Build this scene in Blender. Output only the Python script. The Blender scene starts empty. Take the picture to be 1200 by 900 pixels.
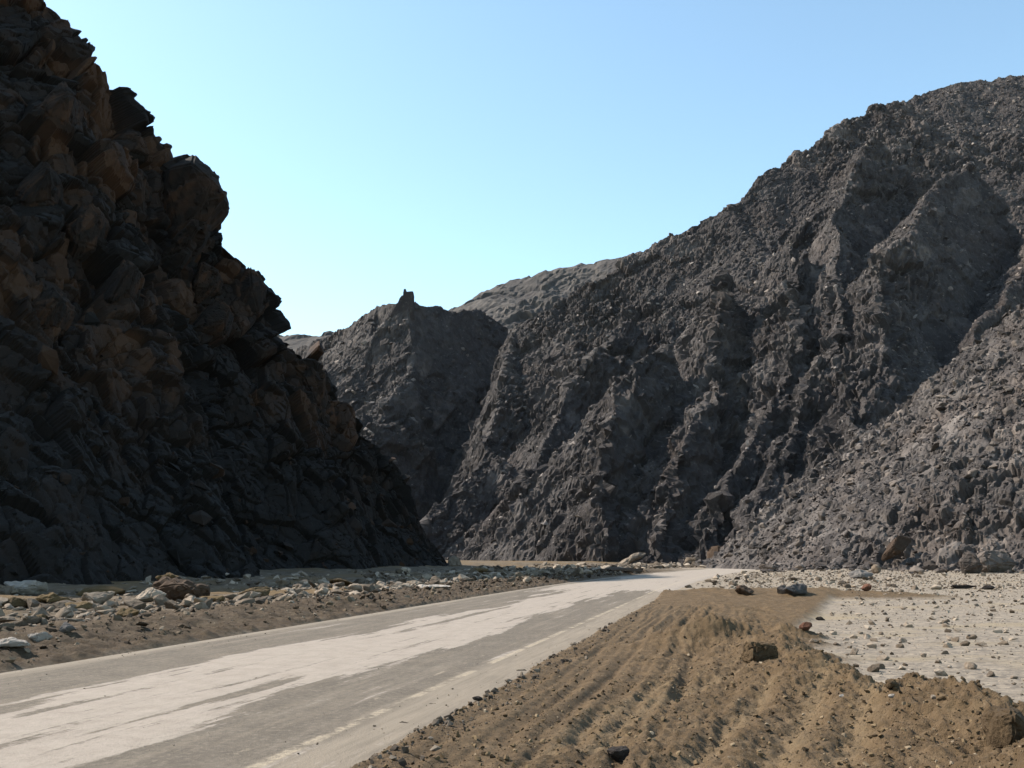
import bpy, math, random
import numpy as np
from math import radians as R, sin, cos, tan, atan

random.seed(7)
rng = np.random.default_rng(11)
sc = bpy.context.scene
COL = sc.collection

# ------------------------------------------------------------------ camera model
FPX, CAMH = 1177.0, 1.9
TH = atan(200 / FPX)

def ray(px, py):
    u = (px - 600) / FPX; v = (450 - py) / FPX
    return u, cos(TH) - sin(TH) * v, sin(TH) + cos(TH) * v

def at(px, py, d):
    u, y, z = ray(px, py); s = d / y
    return np.array((u * s, d, CAMH + z * s))

def gp(px, py, h=0.0):
    u, y, z = ray(px, py); s = (h - CAMH) / z
    return np.array((u * s, y * s, h))

# ------------------------------------------------------------------ numpy noise
def _hash(ix, iy, iz, seed):
    n = (ix * 374761393 + iy * 668265263 + iz * 1440662683 + seed * 974634777) & 0xFFFFFFFF
    n = ((n ^ (n >> 13)) * 1274126177) & 0xFFFFFFFF
    n = ((n ^ (n >> 15)) * 2246822519) & 0xFFFFFFFF
    return n ^ (n >> 16)

_g = np.random.default_rng(3).normal(size=(256, 3)); _g /= np.linalg.norm(_g, axis=1)[:, None]
_g = _g.astype(np.float32)

def perlin(P, seed=0):
    P = np.asarray(P, np.float64)
    I = np.floor(P).astype(np.int64); Fr = (P - I).astype(np.float32)
    W = Fr * Fr * Fr * (Fr * (Fr * 6 - 15) + 10)
    out = np.zeros(len(P), np.float32)
    for c in range(8):
        dx, dy, dz = c & 1, (c >> 1) & 1, c >> 2
        h = _hash(I[:, 0] + dx, I[:, 1] + dy, I[:, 2] + dz, seed) & 255
        g = _g[h]
        d = g[:, 0] * (Fr[:, 0] - dx) + g[:, 1] * (Fr[:, 1] - dy) + g[:, 2] * (Fr[:, 2] - dz)
        w = (W[:, 0] if dx else 1 - W[:, 0]) * (W[:, 1] if dy else 1 - W[:, 1]) * (W[:, 2] if dz else 1 - W[:, 2])
        out += d * w
    return out * 1.6

def fbm(P, octv=4, seed=0, gain=0.5, ridged=False):
    P = np.asarray(P, np.float64); a, s, out = 1.0, 0.0, 0
    for o in range(octv):
        n = perlin(P * 2 ** o + o * 17.3, seed + o)
        if ridged: n = 1 - 2 * np.abs(n)
        out = out + a * n; s += a; a *= gain
    return out / s

def voronoi(P, seed=0):
    """cell hash (0..1 x4), offset from the cell's point, F1, F2"""
    P = np.asarray(P, np.float64)
    I = np.floor(P).astype(np.int64); n = len(P)
    f1 = np.full(n, 9.0, np.float32); f2 = np.full(n, 9.0, np.float32)
    hid = np.zeros(n, np.int64); D = np.zeros((n, 3), np.float32)
    for dx in (-1, 0, 1):
        for dy in (-1, 0, 1):
            for dz in (-1, 0, 1):
                jx, jy, jz = I[:, 0] + dx, I[:, 1] + dy, I[:, 2] + dz
                h = _hash(jx, jy, jz, seed)
                ox = P[:, 0] - jx - (h & 1023) / 1023.0
                oy = P[:, 1] - jy - ((h >> 10) & 1023) / 1023.0
                oz = P[:, 2] - jz - ((h >> 20) & 1023) / 1023.0
                d = (ox * ox + oy * oy + oz * oz).astype(np.float32)
                m = d < f1
                f2 = np.where(m, f1, np.minimum(f2, d))
                f1 = np.where(m, d, f1); hid = np.where(m, h, hid)
                D[m, 0] = ox[m]; D[m, 1] = oy[m]; D[m, 2] = oz[m]
    r = [((hid * k >> 7) & 1023) / 1023.0 for k in (7919, 104729, 1299709, 15485863)]
    return r, D, np.sqrt(f1), np.sqrt(f2)

def blocks(P, B, size, seed, tilt=1.1, crack=0.25):
    """angular block relief in units of `size`: each cell has its own level and its own tilted face"""
    Q = (np.asarray(P, np.float64) @ B) / size
    r, D, f1, f2 = voronoi(Q, seed)
    lev = (r[0] - 0.5) + tilt * ((r[1] - .5) * D[:, 0] + (r[2] - .5) * D[:, 1] + (r[3] - .5) * D[:, 2])
    cr = np.clip(1 - (f2 - f1) / 0.10, 0, 1)
    return lev - crack * cr, r[2], r[1]

def basis(long_axis, st=2.0, st2=1.0):
    a = np.array(long_axis, float); a /= np.linalg.norm(a)
    b = np.cross(a, (0.3, 0.9, 0.1)); b /= np.linalg.norm(b); c = np.cross(a, b)
    return np.stack([a / st, b, c / st2], axis=1)

# ------------------------------------------------------------------ mesh helpers
def mesh_obj(name, V, F, mat, parent=None, attrs=None, smooth=False):
    me = bpy.data.meshes.new(name)
    V = np.asarray(V, np.float32)
    if isinstance(F, np.ndarray):
        k = F.shape[1]
        me.vertices.add(len(V)); me.vertices.foreach_set('co', V.ravel())
        me.loops.add(F.size); me.loops.foreach_set('vertex_index', F.ravel().astype(np.int32))
        me.polygons.add(len(F)); me.polygons.foreach_set('loop_start', np.arange(0, F.size, k, dtype=np.int32))
        me.update(calc_edges=True); me.validate()
    else:
        me.from_pydata([tuple(v) for v in V], [], F)
    for k, a in (attrs or {}).items():
        at_ = me.attributes.new(k, 'FLOAT', 'POINT'); at_.data.foreach_set('value', np.asarray(a, np.float32))
    me.polygons.foreach_set('use_smooth', np.full(len(me.polygons), smooth))
    me.materials.append(mat); me.update()
    o = bpy.data.objects.new(name, me); COL.objects.link(o)
    if parent: o.parent = parent
    return o

def grid_faces(nu, nv, keep=None):
    i = np.arange(nu * nv).reshape(nu, nv)
    F = np.stack([i[:-1, :-1], i[1:, :-1], i[1:, 1:], i[:-1, 1:]], -1).reshape(-1, 4)
    if keep is not None:
        F = F[keep[F].any(axis=1)]
    return F

def prune(V, F, attrs):
    used = np.unique(F); m = np.full(len(V), -1); m[used] = np.arange(len(used))
    return V[used], m[F], {k: np.asarray(a)[used] for k, a in attrs.items()}

def grid_normals(X):
    du = np.gradient(X, axis=0); dv = np.gradient(X, axis=1)
    n = np.cross(du, dv); n /= np.linalg.norm(n, axis=2, keepdims=True) + 1e-9
    return n

def structure(o): o['kind'] = 'structure'; return o
def stuff(o, label=None):
    o['kind'] = 'stuff'
    if label: o['label'] = label
    return o
def tag(o, label, cat, group=None):
    o['label'] = label; o['category'] = cat
    if group: o['group'] = group
    return o

# ------------------------------------------------------------------ materials
class NT:
    def __init__(s, name, rough=0.92, spec=0.25):
        m = s.m = bpy.data.materials.new(name); m.use_nodes = True
        s.t = m.node_tree; s.b = s.t.nodes['Principled BSDF']
        s.b.inputs['Roughness'].default_value = rough
        s.b.inputs['Specular IOR Level'].default_value = spec
        s.co = s.t.nodes.new('ShaderNodeTexCoord').outputs['Object']
    def n(s, typ, **kw):
        nd = s.t.nodes.new(typ)
        for k, v in kw.items(): setattr(nd, k, v)
        return nd
    def put(s, sock, v):
        if hasattr(v, 'links'): s.t.links.new(v, sock)
        else: sock.default_value = v
    def attr(s, name): return s.n('ShaderNodeAttribute', attribute_name=name).outputs['Fac']
    def noise(s, scale, detail=5, rough=0.6, co=None, stretch=None):
        nd = s.n('ShaderNodeTexNoise'); co = co or s.co
        if stretch:
            mp = s.n('ShaderNodeMapping'); s.put(mp.inputs['Vector'], co); mp.inputs['Scale'].default_value = stretch; co = mp.outputs[0]
        s.put(nd.inputs['Vector'], co); nd.inputs['Scale'].default_value = scale
        nd.inputs['Detail'].default_value = detail; nd.inputs['Roughness'].default_value = rough
        return nd.outputs['Fac']
    def vor(s, scale, out='Color'):
        nd = s.n('ShaderNodeTexVoronoi'); s.put(nd.inputs['Vector'], s.co); nd.inputs['Scale'].default_value = scale
        return nd.outputs[out]
    def math(s, op, a, b=0.0, clamp=False):
        nd = s.n('ShaderNodeMath', operation=op, use_clamp=clamp); s.put(nd.inputs[0], a); s.put(nd.inputs[1], b); return nd.outputs[0]
    def ramp(s, fac, stops):
        nd = s.n('ShaderNodeValToRGB'); cr = nd.color_ramp
        while len(cr.elements) < len(stops): cr.elements.new(0.5)
        for e, (p, c) in zip(cr.elements, stops):
            e.position = p; e.color = (*c, 1) if len(c) == 3 else c
        s.put(nd.inputs['Fac'], fac); return nd.outputs['Color']
    def step(s, fac, lo, hi):
        nd = s.n('ShaderNodeMapRange'); s.put(nd.inputs['Value'], fac)
        nd.inputs['From Min'].default_value = lo; nd.inputs['From Max'].default_value = hi
        nd.clamp = True; return nd.outputs[0]
    def mix(s, fac, a, b, mode='MIX'):
        nd = s.n('ShaderNodeMix', data_type='RGBA', blend_type=mode)
        s.put(nd.inputs[0], fac)
        for i, v in ((6, a), (7, b)):
            s.put(nd.inputs[i], (*v, 1) if isinstance(v, tuple) and len(v) == 3 else v)
        return nd.outputs[2]
    def bump(s, h, dist, strength=1.0):
        nd = s.n('ShaderNodeBump'); s.put(nd.inputs['Height'], h)
        nd.inputs['Distance'].default_value = dist; nd.inputs['Strength'].default_value = strength
        s.put(s.b.inputs['Normal'], nd.outputs[0])
    tint = (0.605, 0.54, 0.487)      # even scale on the base colours below, warmed against the blue sky fill
    def color(s, c):
        if not isinstance(c, tuple): c = s.mix(1.0, c, s.tint, 'MULTIPLY')
        s.put(s.b.inputs['Base Color'], (*c, 1) if isinstance(c, tuple) else c)
        return s.m

def rock_mat(name, stops, ns=0.6, bump=0.15, bs=2.0, light=(0.3, 0.28, 0.25), lightamt=0.35, attr=True, dark=(0.015, 0.013, 0.012), tint=(0.86, 0.785, 0.715)):
    t = NT(name); t.tint = tint
    base = t.attr('tone') if attr else t.vor(0.9)
    f = t.math('ADD', t.math('MULTIPLY', base, 0.62), t.math('MULTIPLY', t.noise(ns, 6, 0.65), 0.42))
    c = t.ramp(f, stops)
    p = t.step(t.noise(ns * 3.1, 5, 0.7), 0.58, 0.72)
    c = t.mix(t.math('MULTIPLY', p, lightamt), c, light)
    st_ = t.noise(ns * 0.17, 4, 0.6)
    c = t.mix(t.step(st_, 0.5, 0.68), c, t.mix(1.0, c, (1.06, 0.99, 0.93), 'MULTIPLY'))
    c = t.mix(t.step(st_, 0.5, 0.34), c, t.mix(1.0, c, (0.9, 0.9, 0.9), 'MULTIPLY'))
    q = t.step(t.noise(ns * 1.7, 4, 0.6), 0.60, 0.75)
    c = t.mix(t.math('MULTIPLY', q, 0.45), c, dark)
    t.bump(t.noise(bs, 8, 0.68), bump)
    return t.color(c)

M = {}
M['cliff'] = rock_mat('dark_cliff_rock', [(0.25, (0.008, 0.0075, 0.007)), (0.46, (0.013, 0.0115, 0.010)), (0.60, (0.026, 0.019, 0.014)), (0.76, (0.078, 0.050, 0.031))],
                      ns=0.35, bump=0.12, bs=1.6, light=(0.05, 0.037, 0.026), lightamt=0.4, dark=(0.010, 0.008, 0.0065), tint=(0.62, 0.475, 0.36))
M['mount'] = rock_mat('grey_mountain_rock', [(0.2, (0.026, 0.023, 0.023)), (0.5, (0.045, 0.040, 0.038)), (0.66, (0.072, 0.065, 0.061)), (0.82, (0.14, 0.126, 0.115))],
                      ns=0.22, bump=0.6, bs=1.3, light=(0.21, 0.192, 0.172), lightamt=0.6, dark=(0.028, 0.026, 0.026), tint=(0.98, 0.895, 0.86))
M['debris'] = rock_mat('broken_mountain_rock', [(0.2, (0.026, 0.023, 0.022)), (0.5, (0.055, 0.049, 0.046)), (0.64, (0.11, 0.10, 0.092)), (0.80, (0.22, 0.20, 0.182))],  # palest stops paint sunlit facets onto random rocks
                      ns=0.3, bump=0.2, bs=2, light=(0.2, 0.18, 0.16), lightamt=0.3, dark=(0.03, 0.027, 0.027), tint=(1.04, 0.95, 0.905))
M['talus'] = rock_mat('grey_talus_rock', [(0.2, (0.035, 0.031, 0.030)), (0.5, (0.068, 0.061, 0.058)), (0.68, (0.115, 0.104, 0.097)), (0.84, (0.21, 0.192, 0.178))],
                      ns=0.4, bump=0.25, bs=1.6, light=(0.22, 0.2, 0.18), lightamt=0.5, dark=(0.03, 0.026, 0.025), tint=(0.90, 0.825, 0.775))
M['far'] = rock_mat('hazed_far_rock', [(0.25, (0.055, 0.05, 0.05)), (0.5, (0.078, 0.071, 0.068)), (0.8, (0.115, 0.105, 0.098))],  # paler than the nearer rock: distance haze put into the colour
                    ns=0.06, bump=0.8, bs=0.3, light=(0.11, 0.10, 0.092), lightamt=0.4, dark=(0.03, 0.028, 0.028))

def stone_mat(name, a, b, c, ns=3.0):
    t = NT(name)
    info = t.n('ShaderNodeObjectInfo').outputs['Random']
    f = t.math('ADD', t.math('MULTIPLY', info, 0.5), t.math('MULTIPLY', t.noise(ns, 5, 0.65), 0.55))
    col = t.ramp(f, [(0.25, a), (0.52, b), (0.78, c)])
    t.bump(t.noise(ns * 4, 6, 0.65), 0.03)
    return t.color(col)
M['pale'] = stone_mat('pale_stone', (0.11, 0.088, 0.066), (0.25, 0.21, 0.165), (0.52, 0.46, 0.385))
M['white'] = stone_mat('whitish_stone', (0.32, 0.30, 0.28), (0.5, 0.48, 0.45), (0.66, 0.63, 0.58))
M['grey'] = stone_mat('grey_stone', (0.05, 0.045, 0.042), (0.12, 0.105, 0.097), (0.24, 0.215, 0.195), 1.2)
M['bluegrey'] = stone_mat('blue_grey_stone', (0.07, 0.07, 0.075), (0.14, 0.14, 0.145), (0.24, 0.235, 0.23))
M['brown'] = stone_mat('brown_stone', (0.035, 0.024, 0.017), (0.075, 0.050, 0.033), (0.13, 0.09, 0.06), 1.6)
M['darkst'] = stone_mat('dark_stone', (0.018, 0.014, 0.012), (0.04, 0.032, 0.027), (0.08, 0.065, 0.052))
M['red'] = stone_mat('reddish_stone', (0.11, 0.05, 0.03), (0.20, 0.10, 0.065), (0.3, 0.17, 0.11))
M['clod'] = stone_mat('soil_clod', (0.10, 0.070, 0.038), (0.16, 0.115, 0.064), (0.235, 0.175, 0.106), 9.0)
M['ochre'] = stone_mat('ochre_soil', (0.10, 0.07, 0.03), (0.17, 0.12, 0.055), (0.25, 0.185, 0.095), 4.0)

# ------------------------------------------------------------------ ridge terrain
def ridge_height(X, Y, ridges):
    """highest of many sloping ridges; each ridge: polyline of 3D points, slope on its left and right side"""
    Z = np.full(X.shape, -60.0)
    for pts, sl, sr in ridges:
        T = [np.array(q[:2]) - np.array(p[:2]) for p, q in zip(pts[:-1], pts[1:])]
        T = [v / (np.linalg.norm(v) + 1e-9) for v in T]
        VT = [T[0]] + [(u + v) / (np.linalg.norm(u + v) + 1e-9) for u, v in zip(T[:-1], T[1:])] + [T[-1]]
        for i, (a, b) in enumerate(zip(pts[:-1], pts[1:])):
            dx, dy = b[0] - a[0], b[1] - a[1]; L2 = dx * dx + dy * dy + 1e-9
            t = np.clip(((X - a[0]) * dx + (Y - a[1]) * dy) / L2, 0, 1)
            ex, ey = X - a[0] - t * dx, Y - a[1] - t * dy
            dist = np.sqrt(ex * ex + ey * ey) + 1e-9
            tx = VT[i][0] * (1 - t) + VT[i + 1][0] * t; ty = VT[i][1] * (1 - t) + VT[i + 1][1] * t
            sd = np.clip((tx * ey - ty * ex) / dist / 1.2 + 0.5, 0, 1)      # 1 on the left of travel, 0 on the right
            s = sr + (sl - sr) * sd
            z = a[2] + t * (b[2] - a[2]) - s * dist
            k = 2.5
            Z = np.where(np.abs(Z - z) < k, np.maximum(Z, z) + (k - np.abs(Z - z)) ** 2 / (4 * k), np.maximum(Z, z))
    return Z

def P3(*pts): return [at(*p) for p in pts]

def hill(name, x0, x1, y0, y1, step, ridges, mat, bsizes, warp=(7, 45), big=(4, 40), B=None, seed=0, cut=-2.5, edge=None):
    xs = np.arange(x0, x1, step); ys = np.arange(y0, y1, step)
    X, Y = np.meshgrid(xs, ys, indexing='ij'); sh = X.shape
    P = np.stack([X.ravel(), Y.ravel(), np.zeros(X.size)], 1)
    wx = fbm(P / warp[1], 2, seed + 1).reshape(sh) * warp[0]; wy = fbm(P / warp[1] + 31.7, 2, seed + 2).reshape(sh) * warp[0]
    Z = ridge_height(X + wx, Y + wy, ridges)
    if edge is not None:           # a cliff that ends the hill on its left side
        ey = np.array([p[1] for p in edge]); ex_ = np.array([p[0] for p in edge]); o_ = np.argsort(ey)
        over = np.interp(Y, ey[o_], ex_[o_]) - (X + wx) - 4
        Z = Z - 2.0 * np.clip(over, 0, None)
    rid = fbm(P / big[1], 4, seed + 5, 0.5, ridged=True).reshape(sh)
    Z = Z + big[0] * rid
    G = np.stack([X, Y, Z], -1)
    N = grid_normals(G); V = G.reshape(-1, 3); N = N.reshape(-1, 3)
    live = V[:, 2] > cut - 6
    disp = np.zeros(len(V)); tone = np.full(len(V), 0.5); tw = 0
    L = V[live]; d = 0; tn = 0
    rough = np.clip(fbm(L / 48, 3, seed + 40) * 3.0 + 0.78, 0.42, 1.35)
    top = L[:, 2].max(); rough = rough * (1 - 0.6 * np.clip((L[:, 2] / top - 0.55) / 0.4, 0, 1))
    for i, (size, amp) in enumerate(bsizes):
        lv, t1, t2 = blocks(L + (fbm(L / (size * 1.5), 2, seed + 60 + i) * size * 0.5)[:, None], B, size, seed + 11 * i + 3)
        d = d + lv * size * amp * rough
        tn = tn + t1 * (0.5, 0.3, 0.2, 0.1)[i]; tw += (0.5, 0.3, 0.2, 0.1)[i]
    d = d + fbm(L / 3.0, 3, seed + 80) * 0.5
    disp[live] = d; tone[live] = tn / tw
    V = V + N * disp[:, None]
    F = grid_faces(*sh, keep=V[:, 2] > cut)
    V, F, at_ = prune(V, F, {'tone': tone})
    return structure(mesh_obj(name, V, F, mat, attrs=at_)), V, F

BG = basis((0.6, 0.35, 0.75), 1.5)

def pl(px, py, D0, a=0.9):
    """point of a planar slope of steepness a whose foot is D0 metres away"""
    u, y, z = ray(px, py); e = z / y
    return at(px, py, D0 * a / (a - e))
def PL(D0, a, *pts): return [pl(px, py, D0, a) for px, py in pts]
MAIN = [
    ([pl(1500, 98, 198), pl(1300, 90, 203), pl(1170, 97, 205), pl(1090, 110, 207), pl(1050, 130, 209), pl(1020, 134, 210), pl(975, 160, 213), pl(930, 186, 217), pl(860, 247, 228), pl(770, 300, 245), pl(690, 345, 258), pl(630, 372, 272), pl(604, 386, 280)], 1.12, 1.0),
    ([pl(604, 386, 280)] + PL(268, 0.95, (590, 450), (568, 530), (530, 578), (508, 600), (500, 645)), 1.2, 3.2),
    (PL(238, 0.9, (735, 375), (700, 420), (668, 470), (640, 530), (622, 600), (615, 652)), 1.7, 1.4),
    (PL(208, 0.95, (770, 410), (745, 440), (722, 458), (708, 520), (697, 590), (690, 656)), 2.4, 1.5),
    (PL(206, 0.9, (852, 330), (838, 390), (828, 450), (806, 500), (786, 560), (768, 656)), 1.9, 1.2),
    (PL(201, 0.9, (940, 300), (925, 350), (921, 400), (912, 470), (868, 560), (835, 656)), 1.9, 1.2),
    (PL(197, 0.9, (1030, 165), (1000, 215), (985, 270), (990, 330), (985, 400), (940, 510), (872, 656)), 1.9, 1.1),
    (PL(184, 0.9, (1128, 195), (1084, 238), (1048, 300), (1030, 380), (1012, 460), (980, 560)), 1.9, 1.15),
    (PL(192, 0.9, (1262, 230), (1200, 300), (1150, 400), (1110, 480), (1080, 560)), 1.6, 1.0),
]
main_o, mainV, mainF = hill('main_mountain', -45, 300, 165, 480, 0.43, MAIN, M['mount'], [(10, 0.24), (4.2, 0.36), (1.9, 0.56), (0.95, 0.65)], warp=(7, 30), big=(4.5, 34), B=BG, seed=100, edge=MAIN[1][0])

TAL = [(P3((1420, 190, 150), (1300, 285, 151), (1200, 372, 153), (1100, 450, 156), (1000, 532, 160), (930, 592, 163), (868, 656, 168)), 0.78, 0.8)]
talus_o, talV, talF = hill('talus_slope', 20, 150, 80, 205, 0.24, TAL, M['talus'], [(5.5, 0.13), (2.2, 0.32), (0.95, 0.6)], warp=(2, 20), big=(0.8, 16), B=BG, seed=200)

TOW = [
    (P3((330, 420, 500), (385, 398, 450), (440, 366, 415), (478, 360, 400), (520, 366, 418), (562, 366, 438), (590, 384, 455)), 1.2, 2.6),
    (P3((440, 366, 415), (420, 430, 392), (400, 500, 375), (390, 580, 360)), 1.8, 0.9),
    (P3((478, 360, 400), (484, 430, 385), (490, 500, 372), (497, 580, 360), (503, 650, 350)), 3.0, 0.9),
]
tow_o, towV, towF = hill('tower_hill', -120, 10, 325, 490, 0.4, TOW, M['mount'], [(10, 0.42), (4.2, 0.6), (2.0, 0.65), (1.0, 0.6)], warp=(4, 40), big=(3, 34), B=BG, seed=300)

FAR = [(P3((520, 390, 640), (560, 362, 640), (600, 332, 645), (680, 314, 650), (760, 300, 660), (900, 250, 690), (1050, 240, 700)), 0.6, 0.6),
       (P3((680, 314, 650), (650, 350, 600), (640, 420, 540)), 0.8, 0.7), (P3((760, 300, 660), (720, 345, 590), (700, 420, 530)), 0.8, 0.7)]
hill('far_mountain', -80, 330, 480, 780, 1.6, FAR, M['far'], [(20, 0.25), (8, 0.28), (3.5, 0.3)], warp=(8, 70), big=(4, 60), B=BG, seed=400)
FAR2 = [(P3((180, 400, 690), (300, 397, 680), (345, 396, 670), (385, 392, 670), (440, 400, 680)), 0.7, 0.7)]
hill('far_ridge', -420, -40, 560, 800, 2.0, FAR2, M['far'], [(16, 0.2), (7, 0.2), (3.5, 0.2)], warp=(8, 70), big=(3, 60), B=BG, seed=500)

# ------------------------------------------------------------------ left cliff (a face between its foot and its crest)
SEC = [(-25, (-120, 50, 86)), (20, at(-520, -330, 95)), (45, at(-250, -250, 106)), (60, at(-80, -120, 112)), (75, at(56, 2, 118)), (85, at(128, 92, 122)),
       (95, at(176, 176, 126)), (103, at(228, 250, 129)), (108, at(262, 285, 131)), (115, at(303, 325, 135)), (125, at(330, 396, 139)), (132, at(378, 432, 142)), (138, at(398, 485, 144)),
       (142, at(440, 520, 146)), (146, at(476, 588, 148)), (149, at(500, 628, 150)), (152, at(526, 662, 151))]
def cliff():
    ds = np.array([s[0] for s in SEC], float); cr = np.array([s[1] for s in SEC])
    # denser samples where the cliff is in view
    dd = np.concatenate([np.arange(-25, 45, 0.5), np.arange(45, 152.01, 0.125)])
    base = np.stack([0.2209 * dd - 41.5 + 2.5 * np.sin(dd * 0.11) + 1.6 * np.sin(dd * 0.23 + 1), dd, np.full_like(dd, -0.6)], 1)
    nose = np.clip((dd - 135) / 17, 0, 1)
    tip = at(526, 664, 151); base[:, 0] = base[:, 0] * (1 - nose) + tip[0] * nose
    crest = np.stack([np.interp(dd, ds, cr[:, i]) for i in range(3)], 1)
    t = np.concatenate([np.linspace(0, 1, 560), 1 + np.linspace(0.012, 1, 60) ** 1.5])
    T = t[None, :, None]
    G = base[:, None, :] * (1 - np.minimum(T, 1)) + crest[:, None, :] * np.minimum(T, 1)
    # profile: a little talus at the foot, steeper above
    up = np.minimum(t, 1); G[:, :, 2] -= (crest[:, None, 2] - 0) * 0.10 * np.sin(np.pi * up)[None, :]
    away = crest - base; away[:, 2] = 0; away /= np.linalg.norm(away, axis=1)[:, None] + 1e-6
    away = away * 0.5 + np.array((-0.5, 0.75, 0)) * 0.5
    back = np.clip(t - 1, 0, None)[None, :, None]
    hh = crest[:, None, 2:3]
    G = G + away[:, None, :] * back * 45
    G[:, :, 2:3] -= back * (hh * 0.9 + 4)
    sh = G.shape[:2]
    N = grid_normals(G).reshape(-1, 3); V = G.reshape(-1, 3)
    if N[sh[1] * 400 + 200][0] < 0: N = -N
    BA = basis((0.72, 0.35, 0.75), 2.1, 0.9)
    hfac = np.clip(V[:, 2] / 14, 0.35, 1)
    d = fbm(V / 22, 3, 801) * 2.6 * hfac + fbm(V / 8, 2, 803) * 0.4
    W = V + np.stack([fbm(V / 9, 2, 811), fbm(V / 9, 2, 813), fbm(V / 9, 2, 815)], 1) * 0.7
    l1, a1, b1 = blocks(W, BA, 7.5, 821, 1.6, 0.25); l2, a2, b2 = blocks(W, BA, 3.0, 823, 1.8, 0.25); l3, a3, b3 = blocks(V, BA, 1.0, 825, 1.5, 0.2)
    upper = np.clip((V[:, 2] - 12) / 14, 0.45, 1)
    d = d + (l1 * 7.5 * 0.44 * upper + l2 * 3.0 * 0.46 * (0.5 + 0.5 * (b1 > 0.45)) + l3 * 1.0 * 0.36) * np.clip(hfac + 0.2, 0, 1)
    tip_f = np.clip((152.0 - np.repeat(dd, sh[1])) / 6, 0.5, 1)
    V = V + N * (d * tip_f)[:, None]
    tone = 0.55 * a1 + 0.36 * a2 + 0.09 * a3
    # brown slabs show more in the upper half, bounce light put into their tone
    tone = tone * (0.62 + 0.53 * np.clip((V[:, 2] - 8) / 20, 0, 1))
    F = grid_faces(*sh)
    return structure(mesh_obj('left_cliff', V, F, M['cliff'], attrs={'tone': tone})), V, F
cliff_o, cliffV, cliffF = cliff()

# ------------------------------------------------------------------ road frame and ground relief
CA = cos(R(12.45))
def road_c(y): y = np.asarray(y, float); return 0.2209 * y - 7.83 + np.clip(y - 50, 0, 200) ** 2 / 1150.0
def lat(x, y): return (x - road_c(y)) * CA
HALF = 4.17

RUTS = [  # wheel tracks in the soil, from the picture's ground points
    [(690, 880), (747, 832), (789, 813), (843, 800), (890, 790)],
    [(640, 888), (700, 842), (760, 812), (820, 792), (865, 782)],
    [(905, 905), (925, 870), (949, 837), (968, 812)],
    [(985, 900), (1000, 868), (1014, 846), (1030, 825)],
    [(800, 900), (850, 858), (880, 835), (905, 812)],
]
RUTW = [[gp(px, py, 0.12)[:2] for px, py in r] for r in RUTS]

def seg_dist(x, y, pts):
    best = np.full(x.shape, 1e9); along = np.zeros(x.shape); acc = 0
    for a, b in zip(pts[:-1], pts[1:]):
        dx, dy = b[0] - a[0], b[1] - a[1]; L = math.hypot(dx, dy)
        t = np.clip(((x - a[0]) * dx + (y - a[1]) * dy) / (L * L), 0, 1)
        d = np.hypot(x - a[0] - t * dx, y - a[1] - t * dy)
        m = d < best; best = np.where(m, d, best); along = np.where(m, acc + t * L, along); acc += L
    return best, along

def sstep(v, a, b):
    t = np.clip((v - a) / (b - a), 0, 1); return t * t * (3 - 2 * t)

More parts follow.
